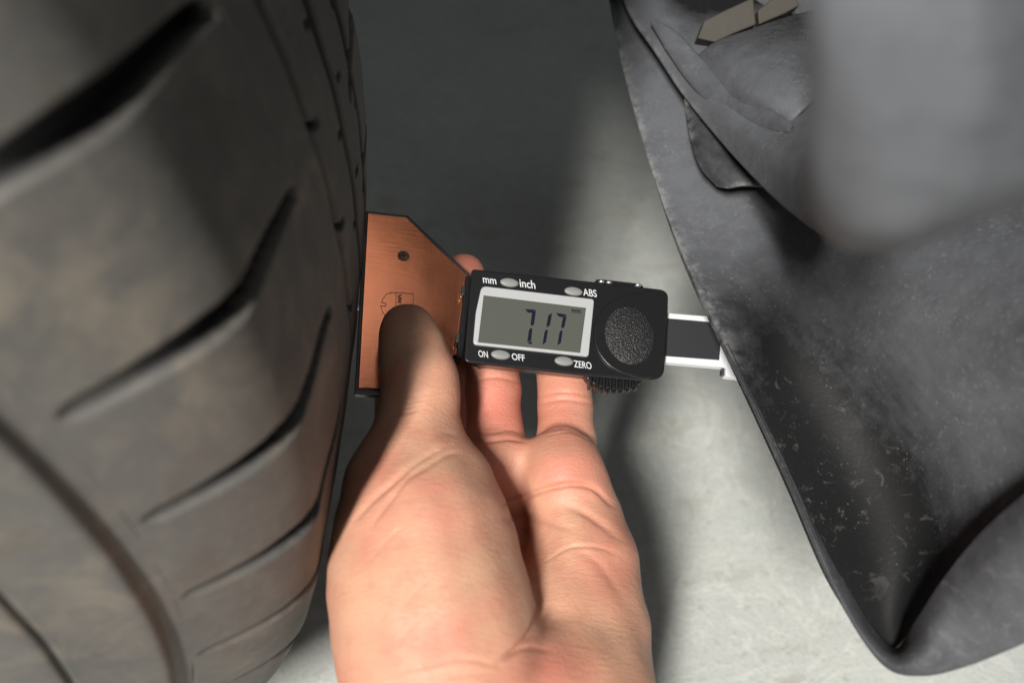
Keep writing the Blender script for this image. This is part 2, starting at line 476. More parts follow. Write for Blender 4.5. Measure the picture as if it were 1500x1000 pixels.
loft('near_flap', [
    [(1168, -110, 0.1008, .8), (1205, -110, 0.0976, .8), (1290, -110, 0.0952, .8), (1390, -110, 0.0947, .75), (1490, -110, 0.0965, .62), (1680, -110, 0.1075, .5)],
    [(1180, 0, 0.1016, .8), (1215, 0, 0.0984, .8), (1292, 0, 0.0960, .8), (1390, 0, 0.0947, .75), (1490, 0, 0.0965, .62), (1680, 0, 0.1075, .5)],
    [(1184, 95, 0.1064, .8), (1216, 100, 0.1024, .8), (1290, 105, 0.0992, .8), (1382, 105, 0.0970, .75), (1480, 95, 0.0972, .62), (1680, 80, 0.1075, .5)],
    [(1180, 178, 0.1128, .8), (1210, 190, 0.1088, .8), (1276, 205, 0.1040, .8), (1368, 200, 0.1009, .75), (1468, 175, 0.0994, .62), (1680, 130, 0.1089, .5)],
    [(1176, 245, 0.1200, .8), (1204, 268, 0.1144, .8), (1262, 285, 0.1096, .8), (1352, 278, 0.1055, .75), (1462, 240, 0.1022, .62), (1680, 180, 0.1109, .5)],
    [(1182, 298, 0.1280, .8), (1208, 325, 0.1216, .8), (1254, 343, 0.1160, .8), (1335, 336, 0.1102, .75), (1456, 290, 0.1058, .62), (1680, 220, 0.1142, .5)],
    [(1196, 330, 0.1360, .8), (1216, 352, 0.1296, .8), (1256, 369, 0.1248, .8), (1330, 362, 0.1180, .75), (1450, 318, 0.1123, .62), (1680, 250, 0.1210, .5)],
], M['plastic'], liner, 8, .003)

loft('tab', [
    [(1000, 120, .338, .2), (1040, 120, .334, .3), (1090, 130, .33, .2), (1150, 150, .325, .2)],
    [(1004, 165, .332, .2), (1040, 170, .327, .35), (1090, 180, .322, .2), (1150, 200, .318, .2)],
    [(1012, 212, .326, .3), (1042, 218, .319, .4), (1090, 225, .314, .2), (1150, 240, .310, .2)],
    [(1026, 248, .321, .5), (1050, 250, .314, .4), (1090, 252, .308, .2), (1150, 260, .305, .2)],
    [(1050, 275, .319, .7), (1066, 277, .312, .5), (1092, 272, .307, .3), (1150, 275, .304, .2)],
], M['plastic'], liner, 8, .002, edgecol=True, edgerow=True)

loft('pocket_bulge', [
    [(1010, 92, .334, .5), (1045, 62, .331, .4), (1100, 42, .330, .35), (1160, 22, .333, .2), (1230, 5, .34, .1)],
    [(1030, 120, .327, .7), (1065, 88, .317, .7), (1112, 66, .314, .5), (1165, 45, .318, .35), (1230, 25, .33, .2)],
    [(1060, 148, .315, .8), (1090, 122, .303, .8), (1128, 98, .300, .7), (1172, 75, .304, .5), (1235, 50, .32, .3)],
    [(1100, 172, .302, .8), (1122, 152, .292, .8), (1148, 130, .290, .8), (1182, 108, .293, .6), (1240, 80, .31, .3)],
    [(1150, 190, .290, .7), (1160, 176, .284, .8), (1175, 160, .283, .8), (1200, 140, .286, .6), (1250, 110, .30, .3)],
], M['plastic'], liner, 8, .002)

def sweep(name, pts, rad, mat, parent, seg=10, dust=.5, flat=1.0):
    C3 = cr([at(*p) for p in pts], 10)
    rr = np.interp(np.linspace(0, 1, len(C3)), np.linspace(0, 1, len(rad)), rad)
    V, Q = [], []
    for k, p in enumerate(C3):
        t = C3[min(k + 1, len(C3) - 1)] - C3[max(k - 1, 0)]; t /= np.linalg.norm(t)
        v = CAM - p; v /= np.linalg.norm(v)
        s = np.cross(t, v); s /= np.linalg.norm(s); v = np.cross(s, t)
        for q in range(seg):
            a = 2 * math.pi * q / seg
            V.append(p + rr[k] * (math.cos(a) * s + flat * math.sin(a) * v))
    for k in range(len(C3) - 1):
        for q in range(seg):
            Q.append((k * seg + q, k * seg + (q + 1) % seg, (k + 1) * seg + (q + 1) % seg, (k + 1) * seg + q))
    o = mk(name, V, Q, mat, parent)
    a_ = o.data.attributes.new('dust', 'FLOAT', 'POINT'); a_.data.foreach_set('value', np.full(len(V), dust, np.float32))
    return o
sweep('stiffening_rib', [(955, 30, .350), (985, 62, .342), (1015, 100, .3315), (1045, 132, .3200), (1085, 160, .306), (1125, 178, .290), (1160, 190, .275)],
      [.0012, .0040, .0048, .0050, .0046, .0040, .0012], M['plastic'], liner, 14, .7, .34)

def plate_px(name, outline, d, thick, mat, parent, bev=.0006):
    P = [at(x, y, d + dz) for (x, y, dz) in outline]
    n = len(P); V = list(P) + [p + FWD * thick for p in P]
    Fc = [tuple(range(n))[::-1], tuple(range(n, 2 * n))] + [(k, (k + 1) % n, n + (k + 1) % n, n + k) for k in range(n)]
    o = mk(name, V, Fc, mat, parent, smooth=False)
    bm = bmesh.new(); bm.from_mesh(o.data); bmesh.ops.recalc_face_normals(bm, faces=bm.faces); bm.to_mesh(o.data); bm.free()
    return bevel(o, bev, 2)
plate_px('bracket', [(1022, 56, 0), (1032, 30, 0), (1060, 16, 0), (1104, -4, 0), (1108, 36, 0), (1078, 48, 0), (1048, 62, 0)], .332, .008, M['beige'], liner)
plate_px('clip', [(1110, 15, 0), (1135, -5, 0), (1160, -20, 0), (1172, 8, 0), (1150, 20, 0), (1112, 36, 0)], .338, .006, M['beige'], liner)

bumper = loft('bumper', [
    [(1066, 504, .2935, .4), (1114, 598, .2795, .4), (1168, 712, .2655, .5), (1222, 822, .2535, .5), (1268, 902, .2455, .45), (1310, 948, .2410, .4), (1338, 912, .2340, .4), (1385, 842, .2285, .4), (1446, 770, .2215, .45), (1530, 700, .211, .5), (1660, 615, .198, .5)],
    [(1064, 505, .2925, .4), (1111, 599, .2780, .4), (1165, 713, .2630, .5), (1215, 824, .2500, .55), (1260, 907, .2410, .5), (1306, 957, .2350, .5), (1348, 936, .2270, .5), (1400, 878, .2235, .55), (1462, 815, .2145, .6), (1545, 752, .204, .6), (1680, 680, .190, .5)],
    [(1062, 506, .2920, .4), (1108, 600, .2770, .4), (1162, 714, .2610, .5), (1209, 826, .2480, .55), (1254, 914, .2385, .5), (1302, 970, .2320, .55), (1352, 966, .2240, .6), (1408, 932, .2220, .65), (1472, 884, .2125, .7), (1556, 836, .201, .7), (1700, 780, .187, .5)],
    [(1060, 506, .2920, .4), (1106, 601, .2775, .4), (1160, 715, .2620, .4), (1206, 828, .2490, .5), (1251, 918, .2400, .5), (1300, 979, .2340, .5), (1354, 989, .2270, .6), (1412, 975, .2250, .65), (1476, 949, .2155, .7), (1562, 912, .204, .7), (1710, 860, .190, .5)],
    [(1062, 506, .2940, .4), (1108, 600, .2805, .4), (1163, 714, .2660, .4), (1209, 826, .2530, .4), (1254, 914, .2450, .4), (1303, 972, .2400, .4), (1354, 981, .2340, .5), (1412, 968, .2310, .5), (1476, 942, .2225, .5), (1562, 904, .211, .5), (1710, 852, .197, .5)],
], M['plastic'], car, 8, .0015)
bumper['label'] = 'rounded grey rolled lip at the bumper corner'

# the rest of the wheel arch: out-of-view fender, raised tall to shade the floor
def arch_sheet(name, fn, mat, parent, na, nb, thick):
    Gd = np.array([[fn(i / (na - 1), j / (nb - 1)) for j in range(nb)] for i in range(na)])
    i, j = np.meshgrid(np.arange(na - 1), np.arange(nb - 1), indexing='ij')
    Q = np.stack([i * nb + j, (i + 1) * nb + j, (i + 1) * nb + j + 1, i * nb + j + 1], -1).reshape(-1, 4)
    o = mk_np(name, Gd.reshape(-1, 3), Q, mat, parent)
    sd = o.modifiers.new('thickness', 'SOLIDIFY'); sd.thickness = thick; sd.offset = 0
    return o
def arch_pt(s, r, a):
    t = math.radians(34 + 122 * s)
    return CEN + A_w * a + r * (math.cos(t) * U_w + math.sin(t) * V_w)
def fender_pt(s, q):
    lo_ = arch_pt(s, .376, -.122)
    return lo_ + q * (np.array([lo_[0] * 1.0 + .1 * (lo_[0] - CEN[0]), lo_[1] + .10, 1.75]) - lo_)
arch_sheet('fender', fender_pt, M['paint'], car, 40, 8, .002)

# ------------------------------------------------------------------ tread depth gauge
TH0 = math.radians(-10.0); BETA = math.radians(18)
ug = math.cos(TH0) * U_w + math.sin(TH0) * V_w
tg = -math.sin(TH0) * U_w + math.cos(TH0) * V_w
vg = math.cos(BETA) * A_w + math.sin(BETA) * tg
ng = np.cross(ug, vg)
P0 = at(527, 447, .2945)
gauge = empty('tread_depth_gauge', P0)
gauge.rotation_mode = 'QUATERNION'
gauge.rotation_quaternion = Matrix((ug, vg, ng)).transposed().to_quaternion()
tag(gauge, 'black digital tread depth gauge with copper base plate and display reading 7.17', 'depth gauge')

def G(px, py, h=0.0):              # local (u, v) on the gauge plane raised by h
    dr = at(px, py, 1.0) - CAM
    o = P0 + ng * h
    t = np.dot(o - CAM, ng) / np.dot(dr, ng)
    q = CAM + dr * t - P0
    return float(np.dot(q, ug)), float(np.dot(q, vg))
def Z2(X, Y, h=0.0): return G(650 + X / 4.2857, 370 + Y / 4.2857, h)
def Z3(X, Y, h=0.0): return G(840 + X / 5.0, 390 + Y / 5.0, h)
def Z4(X, Y, h=0.0): return G(515 + X / 5.263, 400 + Y / 5.263, h)

def slab(name, outline, h0, h1, mat, parent, bev=0, seg=3, smooth=False, draft=1.0):
    n = len(outline)
    mx, my = sum(p[0] for p in outline) / n, sum(p[1] for p in outline) / n
    V = [(x, y, h1) for x, y in outline] + [(mx + (x - mx) * (1 + draft) / 2, my + (y - my) * draft, h0) for x, y in outline]
    Fc = [tuple(range(n)), tuple(range(n, 2 * n))] + [(k, (k + 1) % n, n + (k + 1) % n, n + k) for k in range(n)]
    o = mk(name, V, Fc, mat, parent, smooth=smooth, local=True)
    bm = bmesh.new(); bm.from_mesh(o.data); bmesh.ops.recalc_face_normals(bm, faces=bm.faces)
    bm.to_mesh(o.data); bm.free()
    if bev:
        bevel(o, bev, seg)
        o.data.polygons.foreach_set('use_smooth', [True] * len(o.data.polygons))
        try:
            m = o.modifiers.new('wn', 'WEIGHTED_NORMAL'); m.keep_sharp = True
        except Exception: pass
    return o

def rounded(pts, r, n=6):          # polygon with rounded corners
    out = []
    m = len(pts)
    for k in range(m):
        p0, p, p1 = (Vector(pts[k - 1]), Vector(pts[k]), Vector(pts[(k + 1) % m]))
        rr = r[k] if isinstance(r, (list, tuple)) else r
        a = (p0 - p).normalized(); b = (p1 - p).normalized()
        ang = a.angle(b); L = min(rr / math.tan(ang / 2), (p0 - p).length * .49, (p1 - p).length * .49)
        s, e = p + a * L, p + b * L
        for q in range(n + 1):
            t = q / n
            out.append(tuple((1 - t) ** 2 * s + 2 * t * (1 - t) * p + t * t * e))
    return out

HB = .0085                         # front face of the housing above the plate plane
# plate and backing
slab('backing_plate', [G(*p) for p in ((534, 308), (598, 315), (642, 357), (690, 402), (676, 524), (560, 579), (519, 577))], -.0030, -.0002, M['dark'], gauge, .0003, 2)
plate = slab('base_plate', [G(*p) for p in ((538, 315), (595, 321), (639, 364), (688, 409), (674, 519), (558, 571), (524, 569))], .0000, .0016, M['copper'], gauge, .00035, 2)
def lathe_local(name, cx, cy, prof, mat, parent, n=40, sx=1, sy=1):
    V, Q = [], []
    for (r, h) in prof:
        for k in range(n):
            a = 2 * math.pi * k / n
            V.append((cx + r * sx * math.cos(a), cy + r * sy * math.sin(a), h))
    for i in range(len(prof) - 1):
        for k in range(n):
            Q.append((i * n + k, i * n + (k + 1) % n, (i + 1) * n + (k + 1) % n, (i + 1) * n + k))
    Q.append(tuple(range((len(prof) - 1) * n, len(prof) * n)))
    return mk(name, V, Q, mat, parent, local=True)
sx, sy = G(591, 375, .0016)
scr = lathe_local('screw', sx, sy, [(.0021, .0014), (.0021, .0017), (.0019, .0018), (.0018, .0016), (.00175, .0020), (.0003, .0021)], M['screw'], plate, 24)
for ang in (.15, .15 + math.pi / 2):
    c, s = math.cos(ang), math.sin(ang); q = [(-.0012, -.00024), (.0012, -.00024), (.0012, .00024), (-.0012, .00024)]
    slab('screw_slot', [(sx + c * x - s * y, sy + s * x + c * y) for x, y in q], .0019, .00214 if ang < 1 else .00216, M['seg'], scr if False else plate)
def strip(name, pts, w, h, mat, parent):
    V, Fc = [], []
    for k in range(len(pts) - 1):
        a, b = Vector(pts[k]), Vector(pts[k + 1]); d = (b - a).normalized(); nrm = Vector((-d.y, d.x)) * w / 2
        a2, b2 = a - d * w * .4, b + d * w * .4
        i = len(V); V += [(*(a2 - nrm), h), (*(b2 - nrm), h), (*(b2 + nrm), h), (*(a2 + nrm), h)]; Fc.append((i, i + 1, i + 2, i + 3))
        h += 1.5e-6
    return mk(name, V, Fc, mat, parent, smooth=False, local=True)
zz = lambda l: [Z4(x, y, .0017) for x, y in l]
strip('etched_emblem', zz([(475, 300), (475, 160), (390, 152), (300, 148), (265, 165), (240, 200), (230, 225), (266, 232), (263, 251), (224, 251), (240, 300), (262, 330)]), .00018, .00168, M['etch'], plate)
strip('etched_line', zz([(343, 152), (341, 300)]), .00018, .00169, M['etch'], plate)
strip('etched_line', zz([(300, 150), (300, 160)]), .00018, .00169, M['etch'], plate)
strip('etched_letter', zz([(356, 172), (386, 168), (358, 184), (386, 192), (356, 196)]), .00018, .00172, M['etch'], plate)
strip('etched_letter', zz([(386, 200), (358, 206), (384, 214), (356, 222), (386, 230)]), .00018, .00174, M['etch'], plate)

# housing
BODY = [Z2(x, y, HB) for x, y in ((172, 96), (960, 180), (1290, 216), (1418, 232), (1388, 798), (1230, 802), (880, 772), (122, 688))]
body = slab('housing', rounded(BODY, [.0016, .05, .05, .0085, .0075, .03, .05, .0022], 7), -.0045, HB, M['black'], gauge, .0009, 4, draft=.80)
slab('mount_strip', [G(*p, .004) for p in ((682, 404), (692, 404), (678, 524), (668, 522))], -.0035, .0042, M['black'], gauge, .0004, 2)
for (x0, y0) in ((679, 425), (671, 494)):
    slab('lug', [G(*p, .005) for p in ((x0 - 3, y0 - 7), (x0 + 4, y0 - 7), (x0 + 3, y0 + 7), (x0 - 4, y0 + 7))], .0018, .0050, M['dark'], gauge, .0004, 2)
# display
bez_pts = [Z2(x, y, HB) for x, y in ((236, 214), (560, 252), (942, 297), (906, 657), (560, 620), (182, 580), (200, 380))]
bez = slab('display_bezel', rounded(bez_pts, [.0022, .05, .0012, .0012, .05, .0016, .02], 6), HB - .001, HB + .0009, M['white'], gauge, .0004, 3)
scn = slab('display_screen', [Z2(x, y, HB + .001) for x, y in ((250, 268), (893, 347), (856, 628), (215, 562))], HB, HB + .00105, M['lcd'], gauge)
frm = [Z2(x, y, HB + .0012) for x, y in ((250, 268), (893, 347), (856, 628), (215, 562))]
def seg_poly(name, pts):
    P = [Z2(x, y, HB + .0011) for x, y in pts]
    o = mk(name, [(x, y, HB + .00112) for x, y in P], [tuple(range(len(P)))], M['seg'], scn, smooth=False, local=True)
    bm = bmesh.new(); bm.from_mesh(o.data); bmesh.ops.recalc_face_normals(bm, faces=bm.faces); bm.to_mesh(o.data); bm.free()
for pts in ([(510, 354), (574, 358), (560, 378), (528, 376)], [(579, 360), (567, 448), (556, 460), (544, 452), (554, 380)],
            [(556, 478), (549, 552), (524, 560), (535, 486), (545, 472)], [(528, 562), (550, 556), (556, 572), (536, 574)],
            [(680, 380), (668, 450), (654, 468), (644, 460), (657, 392)], [(654, 488), (642, 560), (620, 578), (632, 500), (643, 482)],
            [(704, 378), (770, 388), (752, 406), (724, 402)], [(772, 392), (758, 464), (746, 476), (736, 468), (748, 410)],
            [(746, 492), (736, 564), (713, 582), (726, 504), (736, 486)]):
    seg_poly('digit_segment', pts)

def text(body_s, X, Y, hz, mat, parent, h, width=None, name='lettering', bold=.0):
    # text centred at zoom coordinate (X, Y); hz = letter height in zoom pixels
    cu = bpy.data.curves.new(name, 'FONT'); cu.body = body_s; cu.align_x = 'CENTER'; cu.align_y = 'CENTER'
    cu.size = 1.0; cu.offset = bold
    tmp = bpy.data.objects.new('tmp', cu); col.objects.link(tmp)
    dg = bpy.context.evaluated_depsgraph_get()
    me = bpy.data.meshes.new_from_object(tmp.evaluated_get(dg))
    bpy.data.objects.remove(tmp)
    v = np.empty(len(me.vertices) * 3); me.vertices.foreach_get('co', v); v = v.reshape(-1, 3)
    lo, hi = v.min(0), v.max(0); v = (v - (lo + hi) / 2) / (hi[1] - lo[1])
    asp = (hi[0] - lo[0]) / (hi[1] - lo[1])
    kx = 1.0 if width is None else width / (asp * hz)
    c = np.array(Z2(X, Y, h)); ex = (np.array(Z2(X + 60, Y + 7.5, h)) - np.array(Z2(X - 60, Y - 7.5, h))) / 121
    ey = (np.array(Z2(X - 5, Y - 40, h)) - np.array(Z2(X + 5, Y + 40, h))) / 80.6
    W2 = c + v[:, 0:1] * hz * kx * ex + v[:, 1:2] * hz * ey
    out = np.column_stack([W2, np.full(len(W2), h)])
    me.vertices.foreach_set('co', out.ravel()); me.materials.append(mat); me.update()
    o = bpy.data.objects.new(name, me); col.objects.link(o); o.parent = parent
    return o
HT = HB + .00012
for s, X, Y, hz, wd in (('mm', 288, 178, 33, 84), ('inch', 525, 196, 52, 98), ('ABS', 917, 252, 46, 86), ('ON', 247, 636, 42, 60), ('OFF', 468, 656, 42, 82), ('ZERO', 872, 703, 44, 112)):
    text(s, X, Y, hz, M['ink'], gauge, HT, wd, bold=.012)
text('mm', 832, 368, 24, M['segf'], scn, HB + .00112, 58, 'unit_mark', .02)
for (X, Y) in ((412, 190), (814, 245), (357, 642), (754, 682)):
    c = Z2(X, Y, HB); rx = 58 / 4.2857 / F * .305; ry = rx * .49
    lathe_local('button', c[0], c[1], [(1.0 * rx, HB - .0006), (rx, HB + .0003), (rx * .93, HB + .0006), (rx * .7, HB + .0008), (rx * .1, HB + .0009)], M['button'], gauge, 40, 1, .5)
# thumb rest: raised lobe with a dished stippled pad
lobe = [(1308, 236), (1240, 256), (1160, 270), (1080, 292), (1010, 342), (965, 405), (942, 470), (938, 530), (952, 600), (985, 660), (1035, 715), (1100, 755), (1160, 775), (1225, 792), (1292, 788), (1352, 738), (1378, 660), (1390, 520), (1404, 360), (1396, 290), (1362, 250)]
slab('thumb_rest', cr([Z2(x, y, HB) for x, y in lobe] + [Z2(*lobe[0], HB)], 4)[:-1].tolist(), HB - .0005, HB + .0009, M['black'], gauge, .0005, 3)
pc = Z2(1168, 515, HB + .001); pr = 156 / 4.2857 / F * .308
prof = [(pr * 1.03, HB + .00085), (pr, HB + .00125)] + [(pr * k, HB + .00125 + .0010 * (1 - k * k)) for k in (.96, .85, .7, .5, .3, .1, .01)]
lathe_local('grip_pad', pc[0], pc[1], prof, M['pad'], gauge, 56, 1, 1.22)
# knurled roller below
rol = slab('roller', cr([Z2(x, y, .003) for x, y in ((880, 760), (905, 800), (960, 838), (1030, 856), (1100, 862), (1170, 852), (1222, 830), (1245, 780), (1100, 700), (960, 700))], 4).tolist(), -.0005, .0035, M['black'], gauge, .0006, 2)
for k in range(8):
    X = 925 + k * 41
    yb = 800 + 66 * math.sqrt(max(0, 1 - ((X - 1080) / 190) ** 2)) + 8
    slab('ridge', [Z2(x, y, .0045) for x, y in ((X - 9, 760), (X + 9, 762), (X + 6, yb), (X - 12, yb - 2))], .0012, .0050, M['black'], rol, .0004, 2)
# top door
slab('battery_door', [Z2(x, y, .004) for x, y in ((945, 185), (960, 168), (1010, 170), (1235, 196), (1255, 215), (1250, 240), (945, 210))], -.002, .0045, M['black'], gauge, .0006, 3)
for X, Y in ((992, 181), (1040, 186), (1222, 203)):
    c = Z2(X, Y, .005); lathe_local('door_pin', c[0], c[1], [(.0011, .004), (.0011, .005), (.0006, .0054), (.0001, .0055)], M['steel'], gauge, 16, 1, .6)
# sliding scale bar
def rect(p_tl, p_tr, p_br, p_bl, h, f): return [f(*p, h) for p in (p_tl, p_tr, p_br, p_bl)]
hS = .0015
bar = slab('slider_bar', rect((560, 330), (1330, 392), (1300, 755), (560, 690), hS, Z3), -.0015, hS, M['rail'], gauge, .0003, 2)
slab('scale_strip', rect((580, 371), (1090, 415), (1068, 686), (580, 650), hS + .0001, Z3), hS - .0002, hS + .00012, M['scale_strip'], bar)
slab('end_stop', rect((1118, 690), (1320, 706), (1315, 830), (1114, 804), hS, Z3), -.0016, hS + .0002, M['rail'], gauge, .0003, 2)
slab('stop_screw', rect((1086, 742), (1119, 746), (1116, 802), (1080, 796), 0, Z3), -.0014, .0004, M['dark'], gauge, .0002, 2)
# probe pin reaching into the tread groove
slab('probe_pin', [(-.006, -.0011), (.012, -.0011), (.012, .0011), (-.006, .0011)], -.0026, -.0006, M['steel'], gauge, .0003, 2)

# ------------------------------------------------------------------ hand (one continuous skin surface)
def hp(px, py, d): return cs(px, py, d) * 1000.0      # millimetres, camera space
VOX = 1.0
lo = np.array([-62., -232., -345.]); hi = np.array([62., 42., -150.])
nx, ny, nz = np.ceil((hi - lo) / VOX).astype(int)
gx = (lo[0] + VOX * np.arange(nx)).astype(np.float32); gy = (lo[1] + VOX * np.arange(ny)).astype(np.float32); gz = (lo[2] + VOX * np.arange(nz)).astype(np.float32)
BIG = 60.0
def new(): return np.full((nx, ny, nz), BIG, np.float32)
def smin(Fd, sl, d, k):
    a = Fd[sl]
    if k <= 0: Fd[sl] = np.minimum(a, d); return
    h = np.maximum(k - np.abs(a - d), 0) / k
    Fd[sl] = np.minimum(a, d) - h * h * k * .25
def cone(Fd, a, ra, b, rb, k):
    a, b = np.asarray(a, np.float32), np.asarray(b, np.float32)
    m = max(ra, rb) + k + 6
    s = []
    for ax, g in enumerate((gx, gy, gz)):
        l, u = min(a[ax], b[ax]) - m, max(a[ax], b[ax]) + m
        s.append(slice(max(0, int((l - lo[ax]) / VOX)), max(1, min(len(g), int((u - lo[ax]) / VOX) + 2))))
    sl = tuple(s)
    X = gx[sl[0]][:, None, None] - a[0]; Y = gy[sl[1]][None, :, None] - a[1]; Zz = gz[sl[2]][None, None, :] - a[2]
    ba = b - a; L2 = float((ba * ba).sum()) + 1e-6
    t = np.clip((X * ba[0] + Y * ba[1] + Zz * ba[2]) / L2, 0, 1)
    d = np.sqrt((X - t * ba[0]) ** 2 + (Y - t * ba[1]) ** 2 + (Zz - t * ba[2]) ** 2) - (ra + (rb - ra) * t)
    smin(Fd, sl, d.astype(np.float32), k)
def chain(Fd, pts, k):
    for p, q in zip(pts[:-1], pts[1:]):
        cone(Fd, hp(*p[:3]), p[3], hp(*q[:3]), q[3], k)

fing = new()
chain(fing, [(828, 690, .300, 10), (828, 640, .304, 10.2), (828, 592, .311, 10.0), (826, 540, .317, 9.9), (822, 490, .324, 8.8), (819, 460, .326, 8)], 2)      # little
chain(fing, [(732, 690, .300, 10), (727, 640, .303, 10.0), (724, 575, .311, 9.8), (722, 520, .317, 9.6), (718, 470, .323, 9), (716, 445, .325, 8.5)], 2)       # ring
chain(fing, [(648, 700, .302, 10), (648, 640, .308, 10.2), (652, 570, .317, 9.9), (660, 500, .325, 9.5), (675, 430, .328, 9), (681, 401, .328, 8.0)], 2)      # middle
chain(fing, [(585, 700, .300, 10), (586, 640, .307, 10), (590, 560, .315, 9.6), (600, 490, .319, 9), (612, 450, .321, 8.2)], 2)      # index
palm = new()
chain(palm, [(822, 672, .292, 11.5), (826, 700, .288, 13.0), (842, 760, .286, 14.5), (852, 830, .277, 17.5), (850, 920, .266, 20.4), (842, 1020, .250, 22.8), (835, 1100, .236, 23)], 6)
chain(palm, [(728, 675, .2950, 11.2), (737, 702, .2985, 12.2), (754, 770, .309, 13), (768, 840, .301, 15), (772, 920, .277, 19), (765, 1020, .25, 23)], 7)
chain(palm, [(650, 676, .302, 11.5), (654, 720, .311, 13), (670, 800, .308, 14), (690, 900, .284, 18), (700, 1020, .25, 23)], 7)
chain(palm, [(590, 690, .302, 12), (596, 760, .294, 13), (628, 860, .278, 16), (650, 960, .26, 20)], 7)
chain(palm, [(650, 1000, .246, 23), (640, 1120, .232, 24)], 9)
chain(palm, [(790, 950, .262, 20), (740, 1060, .238, 25), (738, 1260, .215, 27), (740, 1800, .186, 28)], 10)
chain(palm, [(660, 1080, .236, 24), (690, 1260, .215, 25)], 9)
chain(palm, [(820, 1080, .238, 24), (790, 1260, .215, 25)], 9)
chain(palm, [(765, 1000, .249, 16), (805, 1025, .242, 17)], 9)                      # heel of the hand
thumb = new()
chain(thumb, [(598, 486, .2802, 9.4), (605, 515, .2785, 10.5), (616, 560, .274, 11.6), (616, 600, .2715, 11.9), (609, 645, .268, 13.6), (598, 700, .264, 17.0), (596, 760, .260, 19)], 4)
chain(thumb, [(618, 735, .262, 21.5), (622, 790, .2525, 24.0), (626, 860, .2465, 25.6), (640, 930, .239, 26.2), (662, 1000, .235, 25.5), (665, 1100, .23, 25)], 9)
chain(thumb, [(640, 722, .2610, 15.5), (660, 790, .2560, 15.5), (674, 860, .251, 15)], 7)

def smin2(a, b, k):
    h = np.maximum(k - np.abs(a - b), 0) / k
    return np.minimum(a, b) - h * h * k * .25
FD = smin2(palm, fing, 2.2)
blend = np.clip((-95 - gy) / 35.0, 0, 1)[None, :, None] * 12 + 2.2      # fold opens into one surface towards the wrist
h = np.maximum(blend - np.abs(FD - thumb), 0) / blend
FD = np.minimum(FD, thumb) - h * h * blend * .25
del fing, palm, thumb, h

def surface_nets(Fd):
    ins = Fd < 0
    n0 = ins[:-1, :-1, :-1].astype(np.int8)
    for dx in (0, 1):
        for dy in (0, 1):
            for dz in (0, 1):
                if dx + dy + dz: n0 = n0 + ins[dx:nx - 1 + dx, dy:ny - 1 + dy, dz:nz - 1 + dz]
    act = (n0 > 0) & (n0 < 8)
    I = np.argwhere(act); idx = np.full(act.shape, -1, np.int32); idx[act] = np.arange(len(I))
    acc = np.zeros((len(I), 3)); cnt = np.zeros(len(I))
    cor = [(x, y, z) for x in (0, 1) for y in (0, 1) for z in (0, 1)]
    val = {c: Fd[I[:, 0] + c[0], I[:, 1] + c[1], I[:, 2] + c[2]] for c in cor}
    for c in cor:
        for ax in range(3):
            if c[ax] == 0:
                c2 = list(c); c2[ax] = 1; c2 = tuple(c2)
                va, vb = val[c], val[c2]; m = (va < 0) != (vb < 0)
                t = np.where(m, va / np.where(m, va - vb, 1), 0)
                p = np.array(c, float)[None].repeat(len(I), 0); p[:, ax] += t
                acc += np.where(m[:, None], p, 0); cnt += m
    V = lo + VOX * (I + acc / cnt[:, None])
    Q = []
    for ax in range(3):
        b, c = [k for k in range(3) if k != ax]
        s0 = [slice(None)] * 3; s1 = [slice(None)] * 3; s0[ax] = slice(0, -1); s1[ax] = slice(1, None)
        e0 = ins[tuple(s0)]; e1 = ins[tuple(s1)]
        E_ = np.argwhere(e0 != e1)
        E_ = E_[(E_[:, b] > 0) & (E_[:, c] > 0) & (E_[:, b] < Fd.shape[b] - 1) & (E_[:, c] < Fd.shape[c] - 1)]
        def cell(db, dc):
            q = E_.copy(); q[:, b] += db; q[:, c] += dc
            return idx[q[:, 0], q[:, 1], q[:, 2]]
        q = np.stack([cell(-1, -1), cell(0, -1), cell(0, 0), cell(-1, 0)], -1)
        fl_ = e0[E_[:, 0], E_[:, 1], E_[:, 2]]
        if ax == 1: fl_ = ~fl_
        q[~fl_] = q[~fl_][:, ::-1]
        Q.append(q)
    return V, np.vstack(Q)
HV, HQ = surface_nets(FD)
HV = c2w(HV / 1000.0)
hand0 = mk_np('hand', HV, HQ, M['skin'])
sm = hand0.modifiers.new('s', 'SMOOTH'); sm.factor = .5; sm.iterations = 7
ss = hand0.modifiers.new('ss', 'SUBSURF'); ss.levels = 1; ss.render_levels = 1
dg = bpy.context.evaluated_depsgraph_get()
me = bpy.data.meshes.new_from_object(hand0.evaluated_get(dg))
hand0.modifiers.clear(); hand0.data = me
n = len(me.vertices)
co = np.empty(n * 3, np.float32); me.vertices.foreach_get('co', co); co = co.reshape(-1, 3).astype(float)
nr = np.empty(n * 3, np.float32); me.vertices.foreach_get('normal', nr); nr = nr.reshape(-1, 3).astype(float)
rel = co - CAM
dep = rel @ FWD; hx = 750 + F * (rel @ RIGHT) / dep; hy = 500 - F * (rel @ UP) / dep
face = -(nr * rel).sum(1) / np.linalg.norm(rel, axis=1)
def polydist(pts):
    P = cr(np.array(pts, float), 8); d = np.full(n, 1e9); s = np.zeros(n)
    for k in range(len(P) - 1):
        a, b = P[k], P[k + 1]; ba = b - a
        t = np.clip(((hx - a[0]) * ba[0] + (hy - a[1]) * ba[1]) / (ba @ ba + 1e-9), 0, 1)
        q = np.hypot(hx - a[0] - t * ba[0], hy - a[1] - t * ba[1])
        m = q < d; d[m] = q[m]; s[m] = (k + t[m]) / (len(P) - 1)
    return d, s
disp = np.zeros(n)
